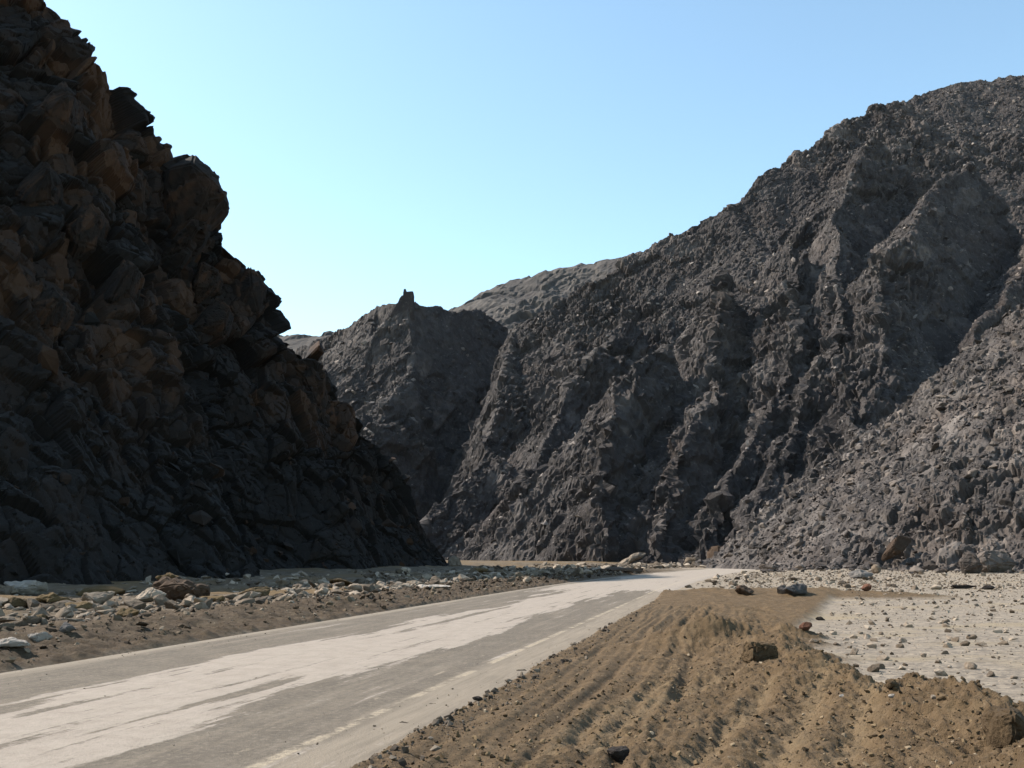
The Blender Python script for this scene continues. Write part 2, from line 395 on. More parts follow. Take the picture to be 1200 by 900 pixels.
def ground(x, y, fine=True):
    """height and soil amounts of the valley floor"""
    x = np.asarray(x, float); y = np.asarray(y, float)
    P = np.stack([x, y, np.zeros_like(x)], 1)
    l = lat(x, y); n1 = fbm(P / 6.0, 4, 900); n2 = fbm(P / 1.3, 4, 910); n3 = fbm(P / 0.35, 3, 920)
    z = 0.05 * n1
    # berm of graded soil right of the road
    rgt = l - HALF                                           # metres right of the road edge
    outer = 5.15 + 0.35 * n1 + 0.25 * n2 + np.where(y > 21, (y - 21) * 0.36, 0)
    yend = 1 - sstep(y + 2.5 * n1 - 0.12 * np.clip(rgt, 0, 40), 44, 58)
    soil = sstep(rgt, -0.15 + 0.2 * n2, 0.35 + 0.2 * n2) * (1 - sstep(x - outer, -0.1, 0.5)) * yend
    z = z + soil * (0.11 + 0.05 * n2)
    by = sstep(y, 2, 5) * (1 - sstep(y, 18.5, 20.5))
    bx = 4.45 + 0.25 * np.sin(y * 0.8) + 0.25 * n1
    hgt = 0.35 + 0.08 * np.sin(y * 1.9) + 0.10 * n2
    z = z + by * hgt * np.exp(-((x - bx) / np.where(x < bx, 0.85, 0.45)) ** 2)
    for mx, my, sx, sy, h in ((3.55, 19.8, 1.0, 0.7, 0.46), (4.5, 20.0, 0.8, 0.6, 0.22), (5.3, 19.0, 0.6, 0.7, 0.18), (6.4, 23.3, 0.5, 0.5, 0.28), (5.9, 21.8, 0.7, 0.6, 0.15)):
        g = h * np.exp(-((x - mx) / sx) ** 2 - ((y - my) / sy) ** 2) * (1 + 0.5 * n2)
        z = z + g; soil = np.maximum(soil, np.clip(g * 14, 0, 1))
    # tongue of soil reaching onto the plain
    tx = (x - 12.0) / 7.0; ty = (y - 45.5) / 2.3
    g = np.exp(-(tx * tx) ** 2 - (ty + 0.3 * n1) ** 2) * (1 + 0.5 * n2)
    z = z + 0.30 * np.clip(g, 0, 2); soil = np.maximum(soil, np.clip(g * 3 - 0.4, 0, 1))
    # churned lumps
    graded = sstep(rgt, 0.1, 0.5) * (1 - sstep(rgt + 0.3 * n1, 1.3, 2.4)) * soil * 0.85
    lump = fbm(P / 0.55, 4, 930, 0.6) * (1 - 0.85 * graded)
    n4 = fbm(P / 0.10, 3, 926, 0.65); crumble = np.abs(fbm(P / 0.24, 3, 928, 0.6))
    z = z + soil * (0.065 * np.clip(lump, -0.4, 1) + (0.05 * n3 + 0.042 * n4 + 0.07 * crumble) * (1 - 0.9 * graded))
    berm = by * np.exp(-((x - bx) / 0.9) ** 2)
    z = z + berm * (0.13 * np.abs(lump) + 0.05 * n3 + 0.05 * crumble + 0.03 * n4)
    rough = np.clip(soil, 0, 1)
    trk = np.zeros_like(x)
    near = np.nonzero((y > 5) & (y < 36) & (x > -4) & (x < 9))[0]
    if fine and len(near):
        xn, yn = x[near], y[near]; dz = np.zeros(len(near)); tk = np.zeros(len(near))
        for i, r in enumerate(RUTW):
            d, al = seg_dist(xn + 0.06 * n2[near], yn, r)
            w = 0.11 if i not in (2, 3, 0) else 0.16
            g = np.exp(-(d / w) ** 2); lip = np.exp(-((d - 2.1 * w) / (0.7 * w)) ** 2)
            br = 0.6 + 0.6 * np.clip(n1[near] + 0.3, 0, 1)
            dz += (-0.06 * g + 0.028 * lip) * br
            tk = np.maximum(tk, g)
        lnr = lat(xn, yn) - HALF
        wob = 0.10 * np.sin(yn * 0.33) + 0.06 * np.sin(yn * 0.9 + 1)
        for c0, w, dp in ((0.62, 0.06, .022), (0.90, 0.05, .02), (1.27, 0.08, .035), (1.62, 0.06, .022), (2.02, 0.09, .036), (2.36, 0.06, .02), (2.75, 0.08, .030)):
            q = (lnr - c0 - wob * (0.6 + 0.3 * c0)) / w
            on = sstep(yn + 3 * np.sin(c0 * 9), 6.5, 8) * (1 - sstep(yn, 33, 42))
            dp = dp * (0.75 + 0.35 * np.sin(yn * 0.45 + c0 * 7))
            dz += on * (-dp * np.exp(-q * q) + 0.55 * dp * np.exp(-((q - 2.0) / 0.8) ** 2) + 0.4 * dp * np.exp(-((q + 2.0) / 0.8) ** 2))
        z[near] += dz * soil[near]; trk[near] = tk * soil[near]
        # tread bars of a tracked machine on the flat soil behind the mound
        sx, sy = x[near], y[near]
        ln = lat(sx, sy) - HALF
        band = sstep(sy, 21.5, 23.5) * (1 - sstep(sy, 34, 38)) * sstep(ln, 0.6, 1.1)
        for c in (2.2, 4.0, 5.9):
            q = ln - c; inb = np.exp(-(q / 0.62) ** 4)
            z[near] += soil[near] * band * inb * 0.05 * np.sin((sy + 0.9 * np.abs(q)) * 8.5)
        # fine graded streaks along the road
        st = fbm(np.stack([ln / 0.24, sy / 12.0, 0 * ln], 1), 2, 960, 0.6) * sstep(ln, 0.3, 0.9) * (1 - sstep(ln, 3.2, 4.4))
        z[near] += soil[near] * 0.075 * st
    # left verge: a low brown windrow, rubble humps, then the foot of the cliff
    lf = -l - HALF
    vs = sstep(lf, -0.35 + 0.2 * n2, 0.15 + 0.25 * n2) * (1 - sstep(lf + 2.2 * n1, 4.5, 7.5)) * (1 - sstep(y, 105, 150))
    z = z + vs * (0.05 + 0.14 * sstep(lf, 0, 2.2) + 0.16 * np.exp(-((lf - 2.2) / 1.4) ** 2) + 0.16 * lump + 0.07 * n3 + 0.10 * crumble)
    rub = sstep(lf, 4, 7)
    z = z + rub * (0.10 + 0.42 * np.clip(n1, -0.3, 1) + 0.10 * n2) * (1 - sstep(lf, 30, 45))
    z = z + sstep(lf, 24, 40) * 0.5
    och = rub * sstep(fbm(P / 7.5 + 5.5, 3, 940), -0.05, 0.25)
    # far right floor rises gently to the talus foot
    z = z + sstep(y - 0.15 * x, 75, 120) * sstep(rgt, 3, 10) * 0.35
    # keep the road bed low
    bed = 1 - sstep(np.abs(l), HALF - 0.25, HALF + 0.25)
    z = z * (1 - bed) - 0.09 * bed * (l * 0 + 1)
    return z, np.clip(np.maximum(soil, vs), 0, 1), och, trk, rub, vs

def axis(parts):
    out = []
    for a, b, st in parts: out += list(np.arange(a, b, st))
    return out
def grow(start, end, st, k=1.12):
    v, out = start, []
    while v < end: out.append(v); v += st; st *= k
    out.append(end); return out
gx = [-v for v in grow(34, 3500, 0.5)][::-1] + axis([(-34, -16, 0.16), (-16, -4, 0.09), (-4, 6.6, 0.021), (6.6, 7.5, 0.042), (7.5, 16, 0.10), (16, 40, 0.22), (40, 90, 0.5)]) + grow(90, 3500, 0.8)
gy = [-v for v in grow(-3, 3000, 0.4)][::-1] + axis([(3.05, 5.5, 0.1), (5.5, 15, 0.036), (15, 26, 0.06), (26, 40, 0.11), (40, 70, 0.25), (70, 180, 0.7)]) + grow(180, 3500, 1.2)
gx, gy = np.array(sorted(set(gx))), np.array(sorted(set(gy)))
X, Y = np.meshgrid(gx, gy, indexing='ij')
gz, gsoil, goch, gtrk, grub, gvs = ground(X.ravel(), Y.ravel())
GV = np.stack([X.ravel(), Y.ravel(), gz], 1)

t = NT('valley_floor')
soil = t.attr('soil')
pale = t.ramp(t.noise(2.2, 7, 0.7), [(0.3, (0.27, 0.247, 0.213)), (0.5, (0.41, 0.377, 0.327)), (0.7, (0.53, 0.49, 0.42))])
peb = t.vor(11.0)
pale = t.mix(0.55, pale, t.mix(1.0, pale, t.ramp(peb, [(0.1, (0.30, 0.30, 0.31)), (0.5, (0.95, 0.93, 0.9)), (0.9, (1.45, 1.40, 1.3))]), 'MULTIPLY'))
pale = t.mix(t.step(t.noise(0.35, 5, 0.6, stretch=(0.7, 1.3, 1)), 0.52, 0.66), pale, (0.44, 0.385, 0.28))
pale = t.mix(t.math('MULTIPLY', t.step(t.noise(16, 3, 0.7), 0.62, 0.70), 0.6), pale, (0.12, 0.105, 0.09))
rubc = t.ramp(t.noise(1.3, 6, 0.7), [(0.3, (0.09, 0.068, 0.045)), (0.5, (0.17, 0.135, 0.09)), (0.72, (0.34, 0.30, 0.24))])
ochc = t.ramp(t.noise(1.9, 6, 0.7), [(0.3, (0.13, 0.088, 0.04)), (0.6, (0.24, 0.17, 0.085)), (0.8, (0.34, 0.27, 0.17))])
soilc = t.ramp(t.noise(3.2, 8, 0.72), [(0.28, (0.112, 0.079, 0.041)), (0.5, (0.176, 0.124, 0.068)), (0.72, (0.265, 0.198, 0.120))])
soilc = t.mix(t.math('MULTIPLY', t.step(t.noise(22, 4, 0.7), 0.60, 0.70), 0.5), soilc, (0.33, 0.27, 0.19))
soilc = t.mix(t.math('MULTIPLY', t.step(t.noise(7.5, 6, 0.75), 0.5, 0.64), 0.55), soilc, (0.105, 0.072, 0.038))
soilc = t.mix(t.math('MULTIPLY', t.attr('track'), 0.6), soilc, (0.30, 0.23, 0.14))
vrc = t.ramp(t.noise(2.6, 8, 0.75), [(0.3, (0.062, 0.044, 0.027)), (0.5, (0.115, 0.084, 0.052)), (0.7, (0.19, 0.15, 0.10))])
soilc = t.mix(t.attr('verge'), soilc, vrc)
c = t.mix(t.attr('rub'), pale, rubc)
c = t.mix(t.attr('ochre'), c, ochc)
c = t.mix(soil, c, soilc)
hb = t.math('ADD', t.noise(9, 8, 0.7), t.math('MULTIPLY', t.noise(45, 4, 0.6), 0.3))
t.bump(hb, 0.06)
M['floor'] = t.color(c)
structure(mesh_obj('ground', GV, grid_faces(len(gx), len(gy)), M['floor'], attrs={'soil': gsoil, 'ochre': goch, 'track': gtrk, 'rub': grub, 'verge': gvs}, smooth=True))

# ------------------------------------------------------------------ road
ys = np.array(axis([(-60, 6, 0.6), (6, 30, 0.10), (30, 60, 0.22), (60, 240, 0.6)])); ls = np.arange(-HALF - 0.35, HALF + 0.36, 0.09)
YY, LL = np.meshgrid(ys, ls, indexing='ij'); XX = road_c(YY) + LL / CA
lv, sv = LL.ravel(), YY.ravel()
Pn = np.stack([lv / 0.5, sv / 4.5, 0 * lv], 1); Pm = np.stack([lv / 1.6, sv / 14, 0 * lv], 1); Pf = np.stack([lv / 0.18, sv / 0.5, 0 * lv], 1)
nA, nB, nC = fbm(Pn, 5, 1001, 0.6), fbm(Pm, 3, 1003), fbm(Pf, 3, 1005)
edge_lo, edge_hi = -1.35, 1.5       # drifted sand along the crown of the road (k 4.9 .. 3.3)
w = nA * 1.1 + nB * 1.3 + nC * 0.2
sand = sstep(lv + w, edge_lo - 0.4, edge_lo + 0.4) * (1 - sstep(lv + w, edge_hi - 0.45, edge_hi + 0.45))
farf = sstep(sv + 6 * nA, 50, 58)
sand = np.maximum(sand, farf * (1 - 0.9 * (1 - sstep(lv + w, -3.2, -2.8))))
streak = np.exp(-((lv + 0.62 + 0.12 * nB) / 0.17) ** 2) * sstep(nB + 0.25 * nA, -0.25, 0.15) * (sv < 40)
sand = sand * (1 - 0.75 * streak)
mid = np.exp(-((lv - 0.3) / 0.12) ** 2) * sstep(nB, 0.05, 0.3); sand = sand * (1 - 0.5 * mid)
shoulder = sstep(lv + 0.25 * nA, 3.15, 3.6) * 0.75
shoulder = np.maximum(shoulder, sstep(-lv + 0.3 * nA, 3.55, 3.95) * 0.8)
nS = fbm(np.stack([lv / 0.22, sv / 5.0, 0 * lv], 1), 4, 1011, 0.6)
thin = (0.45 * sstep(nS, 0.05, 0.35) + 0.5 * sstep(nA + 0.4 * nC, 0.2, 0.45)) * (1 - sand)      # thin dust streaks
zr = 0.012 * sand + 0.004 * nC * (sand > 0.3) - 0.03 * sstep(np.abs(lv), HALF - 0.1, HALF + 0.35) * 2 + 0.0
RV = np.stack([XX.ravel(), YY.ravel(), zr], 1)
t = NT('dusty_asphalt', 0.85, 0.3)
asp = t.ramp(t.noise(1.4, 8, 0.7), [(0.3, (0.165, 0.145, 0.115)), (0.55, (0.225, 0.20, 0.162)), (0.75, (0.285, 0.255, 0.21))])
asp = t.mix(t.math('MULTIPLY', t.step(t.noise(40, 3, 0.7), 0.55, 0.68), 0.45), asp, (0.12, 0.11, 0.10))
asp = t.mix(t.math('MULTIPLY', t.attr('dust'), 0.55), asp, (0.42, 0.37, 0.29))
sd = t.ramp(t.noise(2.4, 8, 0.7), [(0.3, (0.40, 0.355, 0.30)), (0.5, (0.475, 0.43, 0.37)), (0.75, (0.535, 0.49, 0.425))])
sd = t.mix(t.math('MULTIPLY', t.step(t.noise(26, 4, 0.7), 0.60, 0.7), 0.35), sd, (0.27, 0.24, 0.205))
cx = t.n('ShaderNodeCombineXYZ'); sx_ = t.n('ShaderNodeSeparateXYZ'); t.put(sx_.inputs[0], t.co)
t.put(cx.inputs[0], t.math('MULTIPLY', t.attr('lateral'), 2.6)); t.put(cx.inputs[1], t.math('MULTIPLY', sx_.outputs[1], 0.16)); rv = cx.outputs[0]
stk = t.noise(1.0, 8, 0.7, co=rv); stk2 = t.noise(3.3, 6, 0.7, co=rv); spk = t.noise(11, 8, 0.8)
asp = t.mix(1.0, asp, (0.88, 0.86, 0.83), 'MULTIPLY')
asp = t.mix(t.math('MULTIPLY', t.step(stk, 0.5, 0.68), 0.6), asp, (0.34, 0.30, 0.24))
asp = t.mix(t.math('MULTIPLY', t.step(stk2, 0.52, 0.7), 0.4), asp, (0.15, 0.135, 0.11))
asp = t.mix(t.math('MULTIPLY', t.step(spk, 0.52, 0.62), 0.6), asp, (0.36, 0.32, 0.26))
asp = t.mix(t.math('MULTIPLY', t.step(spk, 0.46, 0.38), 0.55), asp, (0.10, 0.09, 0.075))
sd = t.mix(t.math('MULTIPLY', t.step(stk2, 0.5, 0.72), 0.45), sd, (0.33, 0.295, 0.245))
sd = t.mix(t.math('MULTIPLY', t.step(spk, 0.53, 0.63), 0.42), sd, (0.29, 0.255, 0.21))
shc = t.mix(t.step(stk2, 0.42, 0.66), (0.42, 0.37, 0.29), (0.29, 0.255, 0.20)); shc = t.mix(t.math('MULTIPLY', t.step(spk, 0.53, 0.66), 0.5), shc, (0.22, 0.19, 0.15))
c = t.mix(t.attr('shoulder'), asp, shc)
sf = t.step(t.math('ADD', t.attr('sand'), t.math('ADD', t.math('MULTIPLY', t.math('SUBTRACT', t.noise(7, 6, 0.7), 0.5), 0.9), t.math('MULTIPLY', t.math('SUBTRACT', stk, 0.5), 3.6))), 0.42, 0.66)
c = t.mix(sf, c, sd)
la = t.attr('lateral'); pn = t.noise(1.1, 6, 0.75); pw = t.noise(14, 5, 0.8)
for l0, wd, lo in ((HALF - 0.87, 0.075, 0.44), (HALF - 1.32, 0.035, 0.56), (-HALF + 0.55, 0.06, 0.55)):
    ln_ = t.math('SUBTRACT', 1.0, t.step(t.math('ABSOLUTE', t.math('SUBTRACT', la, l0)), wd * 0.6, wd * 1.25))
    wear = t.math('MULTIPLY', t.step(pn, lo, lo + 0.08), t.step(pw, 0.34, 0.56))
    c = t.mix(t.math('MULTIPLY', t.math('MULTIPLY', ln_, wear), 0.85), c, (0.60, 0.53, 0.40))
t.bump(t.noise(30, 6, 0.7), 0.015)
t.tint = (0.605, 0.552, 0.518); M['road'] = t.color(c)
structure(mesh_obj('road', RV, grid_faces(len(ys), len(ls)), M['road'], attrs={'sand': sand, 'shoulder': shoulder, 'dust': thin, 'lateral': lv}, smooth=True))
# ------------------------------------------------------------------ rocks
import bmesh
def hull_rock(seed, ax=(1, 1, 1), n=16, cuts=0.35):
    """angular stone: convex hull of jittered points on an ellipsoid, sitting with its base near z=0"""
    r = np.random.default_rng(seed)
    p = r.normal(size=(n, 3)); p /= np.linalg.norm(p, axis=1)[:, None]
    p *= (1 - cuts * r.random(n))[:, None] * np.array(ax) * 0.5
    bm = bmesh.new()
    for v in p: bm.verts.new(v)
    res = bmesh.ops.convex_hull(bm, input=bm.verts)
    junk = [g for g in res['geom_interior'] if isinstance(g, bmesh.types.BMVert)] + [g for g in res['geom_unused'] if isinstance(g, bmesh.types.BMVert)]
    if junk: bmesh.ops.delete(bm, geom=list(set(junk)), context='VERTS')
    bmesh.ops.triangulate(bm, faces=bm.faces)
    bm.verts.index_update()
    V = np.array([v.co[:] for v in bm.verts]); F = np.array([[v.index for v in f.verts] for f in bm.faces])
    bm.free()
    return V, F
def big_rock(seed, ax, sub=3, rough=0.10, n=18):
    """a large stone: hull, bevelled and subdivided, then broken up with block relief"""
    V, F = hull_rock(seed, ax, n)
    bm = bmesh.new(); vs = [bm.verts.new(v) for v in V]
    for f in F: bm.faces.new([vs[i] for i in f])
    bmesh.ops.recalc_face_normals(bm, faces=bm.faces)
    bmesh.ops.dissolve_limit(bm, angle_limit=R(14), verts=bm.verts, edges=bm.edges)
    bmesh.ops.bevel(bm, geom=list(bm.edges), offset=min(ax) * 0.035, segments=2, affect='EDGES')
    bmesh.ops.triangulate(bm, faces=bm.faces)
    for _ in range(sub):
        long = [e for e in bm.edges if e.calc_length() > max(ax) * 0.05]
        if long: bmesh.ops.subdivide_edges(bm, edges=long, cuts=1, use_grid_fill=True)
        bmesh.ops.triangulate(bm, faces=bm.faces)
    bm.normal_update(); bm.verts.index_update()
    V = np.array([v.co[:] for v in bm.verts]); N = np.array([v.normal[:] for v in bm.verts]); F = np.array([[v.index for v in f.verts] for f in bm.faces]); bm.free()
    s = float(np.mean(ax))
    lv, _, _ = blocks(V + seed * 3.1, np.eye(3), s * 0.22, seed, 1.0, 0.2)
    V = V + N * (lv * s * rough * 0.35 + fbm(V / s * 5 + seed, 4, seed) * s * rough * 0.35)[:, None]
    return V, F
def relief(V, F, seed, s, sub, rough, bev):
    bm = bmesh.new(); vs = [bm.verts.new(v) for v in V]
    res = bmesh.ops.convex_hull(bm, input=vs)
    junk = [g for k in ('geom_interior', 'geom_unused') for g in res[k] if isinstance(g, bmesh.types.BMVert)]
    if junk: bmesh.ops.delete(bm, geom=list(set(junk)), context='VERTS')
    bmesh.ops.dissolve_limit(bm, angle_limit=R(12), verts=bm.verts, edges=bm.edges)
    bmesh.ops.bevel(bm, geom=list(bm.edges), offset=bev, segments=2, affect='EDGES')
    bmesh.ops.triangulate(bm, faces=bm.faces)
    for _ in range(sub):
        long = [e for e in bm.edges if e.calc_length() > s * 0.045]
        if long: bmesh.ops.subdivide_edges(bm, edges=long, cuts=1)
        bmesh.ops.triangulate(bm, faces=bm.faces)
    bm.normal_update(); bm.verts.index_update()
    V = np.array([v.co[:] for v in bm.verts]); N = np.array([v.normal[:] for v in bm.verts]); F = np.array([[v.index for v in f.verts] for f in bm.faces]); bm.free()
    B = basis((0.7, 0.2, 0.7), 2.2)
    lv, a1, _ = blocks(V + seed * 3.1, B, s * 0.2, seed, 1.2, 0.3); l2, a2, _ = blocks(V + seed, B, s * 0.08, seed + 1, 1.2, 0.3)
    V = V + N * (lv * s * 0.2 * rough + l2 * s * 0.08 * rough + fbm(V / s * 6 + seed, 4, seed) * s * rough * 0.06)[:, None]
    return V, F, 0.55 * a1 + 0.45 * a2
def box_points(ax, seed, jit=0.16):
    r = np.random.default_rng(seed)
    c = np.array([(x, y, z) for x in (-.5, .5) for y in (-.5, .5) for z in (-.5, .5)]) * (1 - jit * r.random((8, 3)))
    e = r.uniform(-.5, .5, (6, 3)); k = r.integers(0, 3, 6); e[np.arange(6), k] = np.sign(e[np.arange(6), k] + 1e-6) * 0.5
    return np.concatenate([c, e * 0.98]) * np.array(ax)
def rot(ax, ay, az):
    cx, sx, cy, sy, cz, sz = cos(ax), sin(ax), cos(ay), sin(ay), cos(az), sin(az)
    return np.array([[cz, -sz, 0], [sz, cz, 0], [0, 0, 1]]) @ np.array([[cy, 0, sy], [0, 1, 0], [-sy, 0, cy]]) @ np.array([[1, 0, 0], [0, cx, -sx], [0, sx, cx]])
POOL = [hull_rock(50 + i, (1.0, random.uniform(.6, .95), random.uniform(.45, .8)), random.choice((11, 13, 15, 18))) for i in range(16)]
SLABS = [hull_rock(90 + i, (1.25, random.uniform(.5, .8), random.uniform(.25, .4)), 13) for i in range(8)]

POOLH = {}
def detailed(entry, seed):
    k = id(entry[0])
    if k not in POOLH:
        V, F, _ = relief(entry[0], None, seed, 1.0, 2, 0.13, 0.02); POOLH[k] = (V, F)
    return POOLH[k]
def gz_at(xs, ys): return ground(np.atleast_1d(xs), np.atleast_1d(ys))[0]

def merge(items):
    """items: list of (pool entry, loc, scale, rotation matrix, tone) -> one mesh"""
    VV, FF, TT, b = [], [], [], 0
    for (v, f), loc, s, m, tn in items:
        w = (v * s) @ m.T + loc
        VV.append(w); FF.append(f + b); TT.append(np.full(len(w), tn)); b += len(w)
    return np.concatenate(VV), np.concatenate(FF), {'tone': np.concatenate(TT)}

def individuals(items, name, mat, label, cat, group):
    cache = {}
    for (v, f), loc, s, m, tn in items:
        v, f = detailed((v, f), 700 + len(POOLH)); k = id(v)
        if k not in cache: o = mesh_obj(name, v, f, mat); cache[k] = o.data
        else:
            o = bpy.data.objects.new(name, cache[k]); COL.objects.link(o)
        import mathutils
        o.matrix_world = mathutils.Matrix.Translation(loc) @ mathutils.Matrix(m.tolist()).to_4x4() @ mathutils.Matrix.Scale(float(s), 4)
        tag(o, label, cat, group)

def face_scatter(V, F, n, minz, sizes, seed, flt=None):
    r = np.random.default_rng(seed)
    A, B_, C_ = V[F[:, 0]], V[F[:, 1]], V[F[:, 3] if F.shape[1] == 4 else F[:, 2]]
    cen = V[F].mean(1); nn = np.cross(B_ - A, C_ - A); nz = nn[:, 2] / (np.linalg.norm(nn, axis=1) + 1e-9)
    ok = (cen[:, 2] > minz) & (np.abs(nz) > 0.5)
    if flt is not None: ok &= flt(cen)
    idx = r.choice(np.nonzero(ok)[0], n)
    return [(POOL[r.integers(16)] if r.random() < .7 else SLABS[r.integers(8)], cen[i], float(s), rot(*(r.normal(size=2) * 0.5), r.random() * 6.3), float(r.random()))
            for i, s in zip(idx, sizes(r, n))]

def px_of(P):
    x, y, z = P[..., 0], P[..., 1], P[..., 2] - CAMH
    fw = y * cos(TH) + z * sin(TH); upv = -y * sin(TH) + z * cos(TH)
    return 600 + FPX * x / fw, 450 - FPX * upv / fw
def inview(c):
    px, py = px_of(c); return (px > -20) & (px < 1225) & (py > -20)

pareto = lambda lo, hi, a: (lambda r, n: np.clip(lo * (1 + r.pareto(a, n)), lo, hi))
# rocks on the talus slope: the largest are boulders of their own, the rest one mass
it = face_scatter(talV, talF, 9500, 0.2, pareto(0.32, 2.4, 2.1), 1, lambda c: inview(c) & (c[:, 1] < 172))
it.sort(key=lambda q: -q[2] / np.linalg.norm(q[1]))
individuals(it[:230], 'boulder', M['grey'], 'dark grey boulder lying loose among many alike on the right talus slope', 'boulder', 'boulders on the right talus slope')
V, F, a = merge(it[230:]); stuff(mesh_obj('talus_rubble', V, F, M['talus'], attrs=a), 'small grey rubble covering the right talus slope')
it = face_scatter(mainV, mainF, 40000, 0.5, pareto(0.5, 2.6, 2.2), 2, lambda c: inview(c))
V, F, a = merge(it); stuff(mesh_obj('mountain_rubble', V, F, M['debris'], attrs=a), 'broken grey rock littering the main mountain face')
it = face_scatter(towV, towF, 6000, 2, pareto(0.7, 4.0, 2.0), 3, inview)
V, F, a = merge(it); stuff(mesh_obj('hillside_rubble', V, F, M['debris'], attrs=a), 'broken grey rock littering the tower hill')
it = face_scatter(cliffV, cliffF, 1500, 0.0, pareto(0.35, 3.0, 1.9), 4, lambda c: inview(c) & (c[:, 2] < 30))
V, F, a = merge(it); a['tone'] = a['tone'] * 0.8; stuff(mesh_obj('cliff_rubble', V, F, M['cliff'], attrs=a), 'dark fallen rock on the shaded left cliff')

# rubble along the left verge
def verge(n, seed):
    r = np.random.default_rng(seed); out = []
    y = r.uniform(15, 165, n * 6) ** 1.0; lf = 1.0 + r.gamma(2.2, 4.8, n * 6)
    x = road_c(y) - (HALF + lf) / CA
    dens = fbm(np.stack([x / 5, y / 9, 0 * x], 1), 3, 955) + 0.35 * np.exp(-((lf - 6.5) / 2.5) ** 2)
    px, py = px_of(np.stack([x, y, 0 * x], 1))
    ok = (dens > -0.05 + 0.25 * np.exp(-((lf - 2) / 1.8) ** 2)) & (px > -30) & (lf < 30)
    x, y = x[ok][:n], y[ok][:n]; z = gz_at(x, y); s = pareto(0.10, 0.8, 1.55)(r, len(x)) * (1 + y / 160)
    for xx, yy, zz, ss in zip(x, y, z, s):
        out.append((POOL[r.integers(16)] if r.random() < .55 else SLABS[r.integers(8)], np.array((xx, yy, zz + ss * 0.12)), ss, rot(*(r.normal(size=2) * 0.25), r.random() * 6.3), float(r.random())))
    return out
it = verge(7000, 21); it.sort(key=lambda q: -q[2] / q[1][1])
individuals(it[:210], 'stone', M['pale'], 'pale grey stone among the rubble strewn along the left side of the road', 'stone', 'pale stones along the left verge')
V, F, a = merge(it[210:])
t = NT('verge_rubble_stone'); M['vr'] = t.color(t.ramp(t.math('ADD', t.math('MULTIPLY', t.attr('tone'), 0.7), t.math('MULTIPLY', t.noise(3, 5), 0.3)), [(0.15, (0.085, 0.068, 0.050)), (0.5, (0.23, 0.195, 0.155)), (0.85, (0.53, 0.475, 0.40))]))
stuff(mesh_obj('verge_rubble', V, F, M['vr'], attrs=a), 'small pale rubble along the left side of the road')

# fallen rocks at the foot of the talus and on the plain
def plain(n, seed, y0, y1, x0f, sz, cond):
    r = np.random.default_rng(seed); out = []
    y = r.uniform(y0, y1, n * 8); x = r.uniform(0, 75, n * 8)
    ok = cond(x, y, r) & (px_of(np.stack([x, y, 0 * x], 1))[0] < 1230); x, y = x[ok][:n], y[ok][:n]
    z = gz_at(x, y); s = sz(r, len(x))
    for xx, yy, zz, ss in zip(x, y, z, s):
        out.append((POOL[r.integers(16)], np.array((xx, yy, zz + ss * 0.1)), ss, rot(*(r.normal(size=2) * 0.2), r.random() * 6.3), float(r.random())))
    return out
toe = lambda x, y, r: (lat(x, y) > HALF + 2) & (np.abs(y + 0.42 * (x - 30) - 122 + r.normal(size=len(x)) * 5) < 9)
it = plain(420, 31, 85, 150, 0, pareto(0.5, 2.6, 2.0), toe); it.sort(key=lambda q: -q[2] / q[1][1])
individuals(it[:60], 'boulder', M['grey'], 'grey rock fallen in the ragged row along the foot of the right talus slope', 'boulder', 'rocks along the foot of the talus slope')
V, F, a = merge(it[60:]); stuff(mesh_obj('slope_foot_rubble', V, F, M['talus'], attrs=a), 'small grey rubble along the foot of the right talus slope')
pl = lambda x, y, r: (lat(x, y) > HALF + 1.5) & ((x > 5.6 + np.clip(y - 20, 0, 99) * 0.36) | (y > 52))
it = plain(12000, 33, 8, 110, 0, pareto(0.035, 0.30, 1.5), pl)
it += plain(700, 35, 55, 115, 0, pareto(0.15, 0.9, 1.9), lambda x, y, r: (lat(x, y) > HALF + 0.5) & (lat(x, y) < 22 + r.normal(size=len(x)) * 6))
it.sort(key=lambda q: -q[2] / q[1][1])
individuals(it[:30], 'stone', M['pale'], 'small grey stone lying loose on the pale gravel plain', 'stone', 'stones on the gravel plain')
V, F, a = merge(it[30:]); stuff(mesh_obj('plain_pebbles', V, F, M['vr'], attrs=a), 'pebbles on the pale gravel plain')

# clods on the berm and the stony strip along the right road edge
def clods(n, seed, kind):
    r = np.random.default_rng(seed); out = []
    if kind == 'edge':
        y = 6 + r.gamma(1.5, 9, n); l = HALF + 0.18 + np.abs(r.normal(size=n)) * 0.28; x = road_c(y) + l / CA
        s = pareto(0.016, 0.14, 1.8)(r, n)
    else:
        y = 5.5 + r.gamma(1.6, 5.0, n * 3); x = r.uniform(-3.5, 6.2, n * 3)
        soil = ground(x, y)[1]; bm = np.exp(-((x - 4.5) / 1.0) ** 2) * (y < 21.5)
        ok = (soil > 0.6) & (r.random(n * 3) < 0.45 + 0.9 * bm) & (lat(x, y) > HALF); x, y = x[ok][:n], y[ok][:n]
        s = pareto(0.010, 0.085, 1.8)(r, len(x))
    z = gz_at(x, y)
    for xx, yy, zz, ss in zip(x, y, z, s):
        out.append((POOL[r.integers(16)], np.array((xx, yy, zz + ss * 0.15)), ss, rot(*(r.normal(size=2) * 0.4), r.random() * 6.3), float(r.random())))
    return out
t = NT('loose_soil_crumbs'); M['crumb'] = t.color(t.ramp(t.attr('tone'), [(0.1, (0.085, 0.060, 0.033)), (0.6, (0.190, 0.138, 0.075)), (0.88, (0.285, 0.218, 0.130)), (0.985, (0.42, 0.36, 0.27))]))
it = clods(22000, 41, 'berm'); it.sort(key=lambda q: -q[2] / q[1][1])
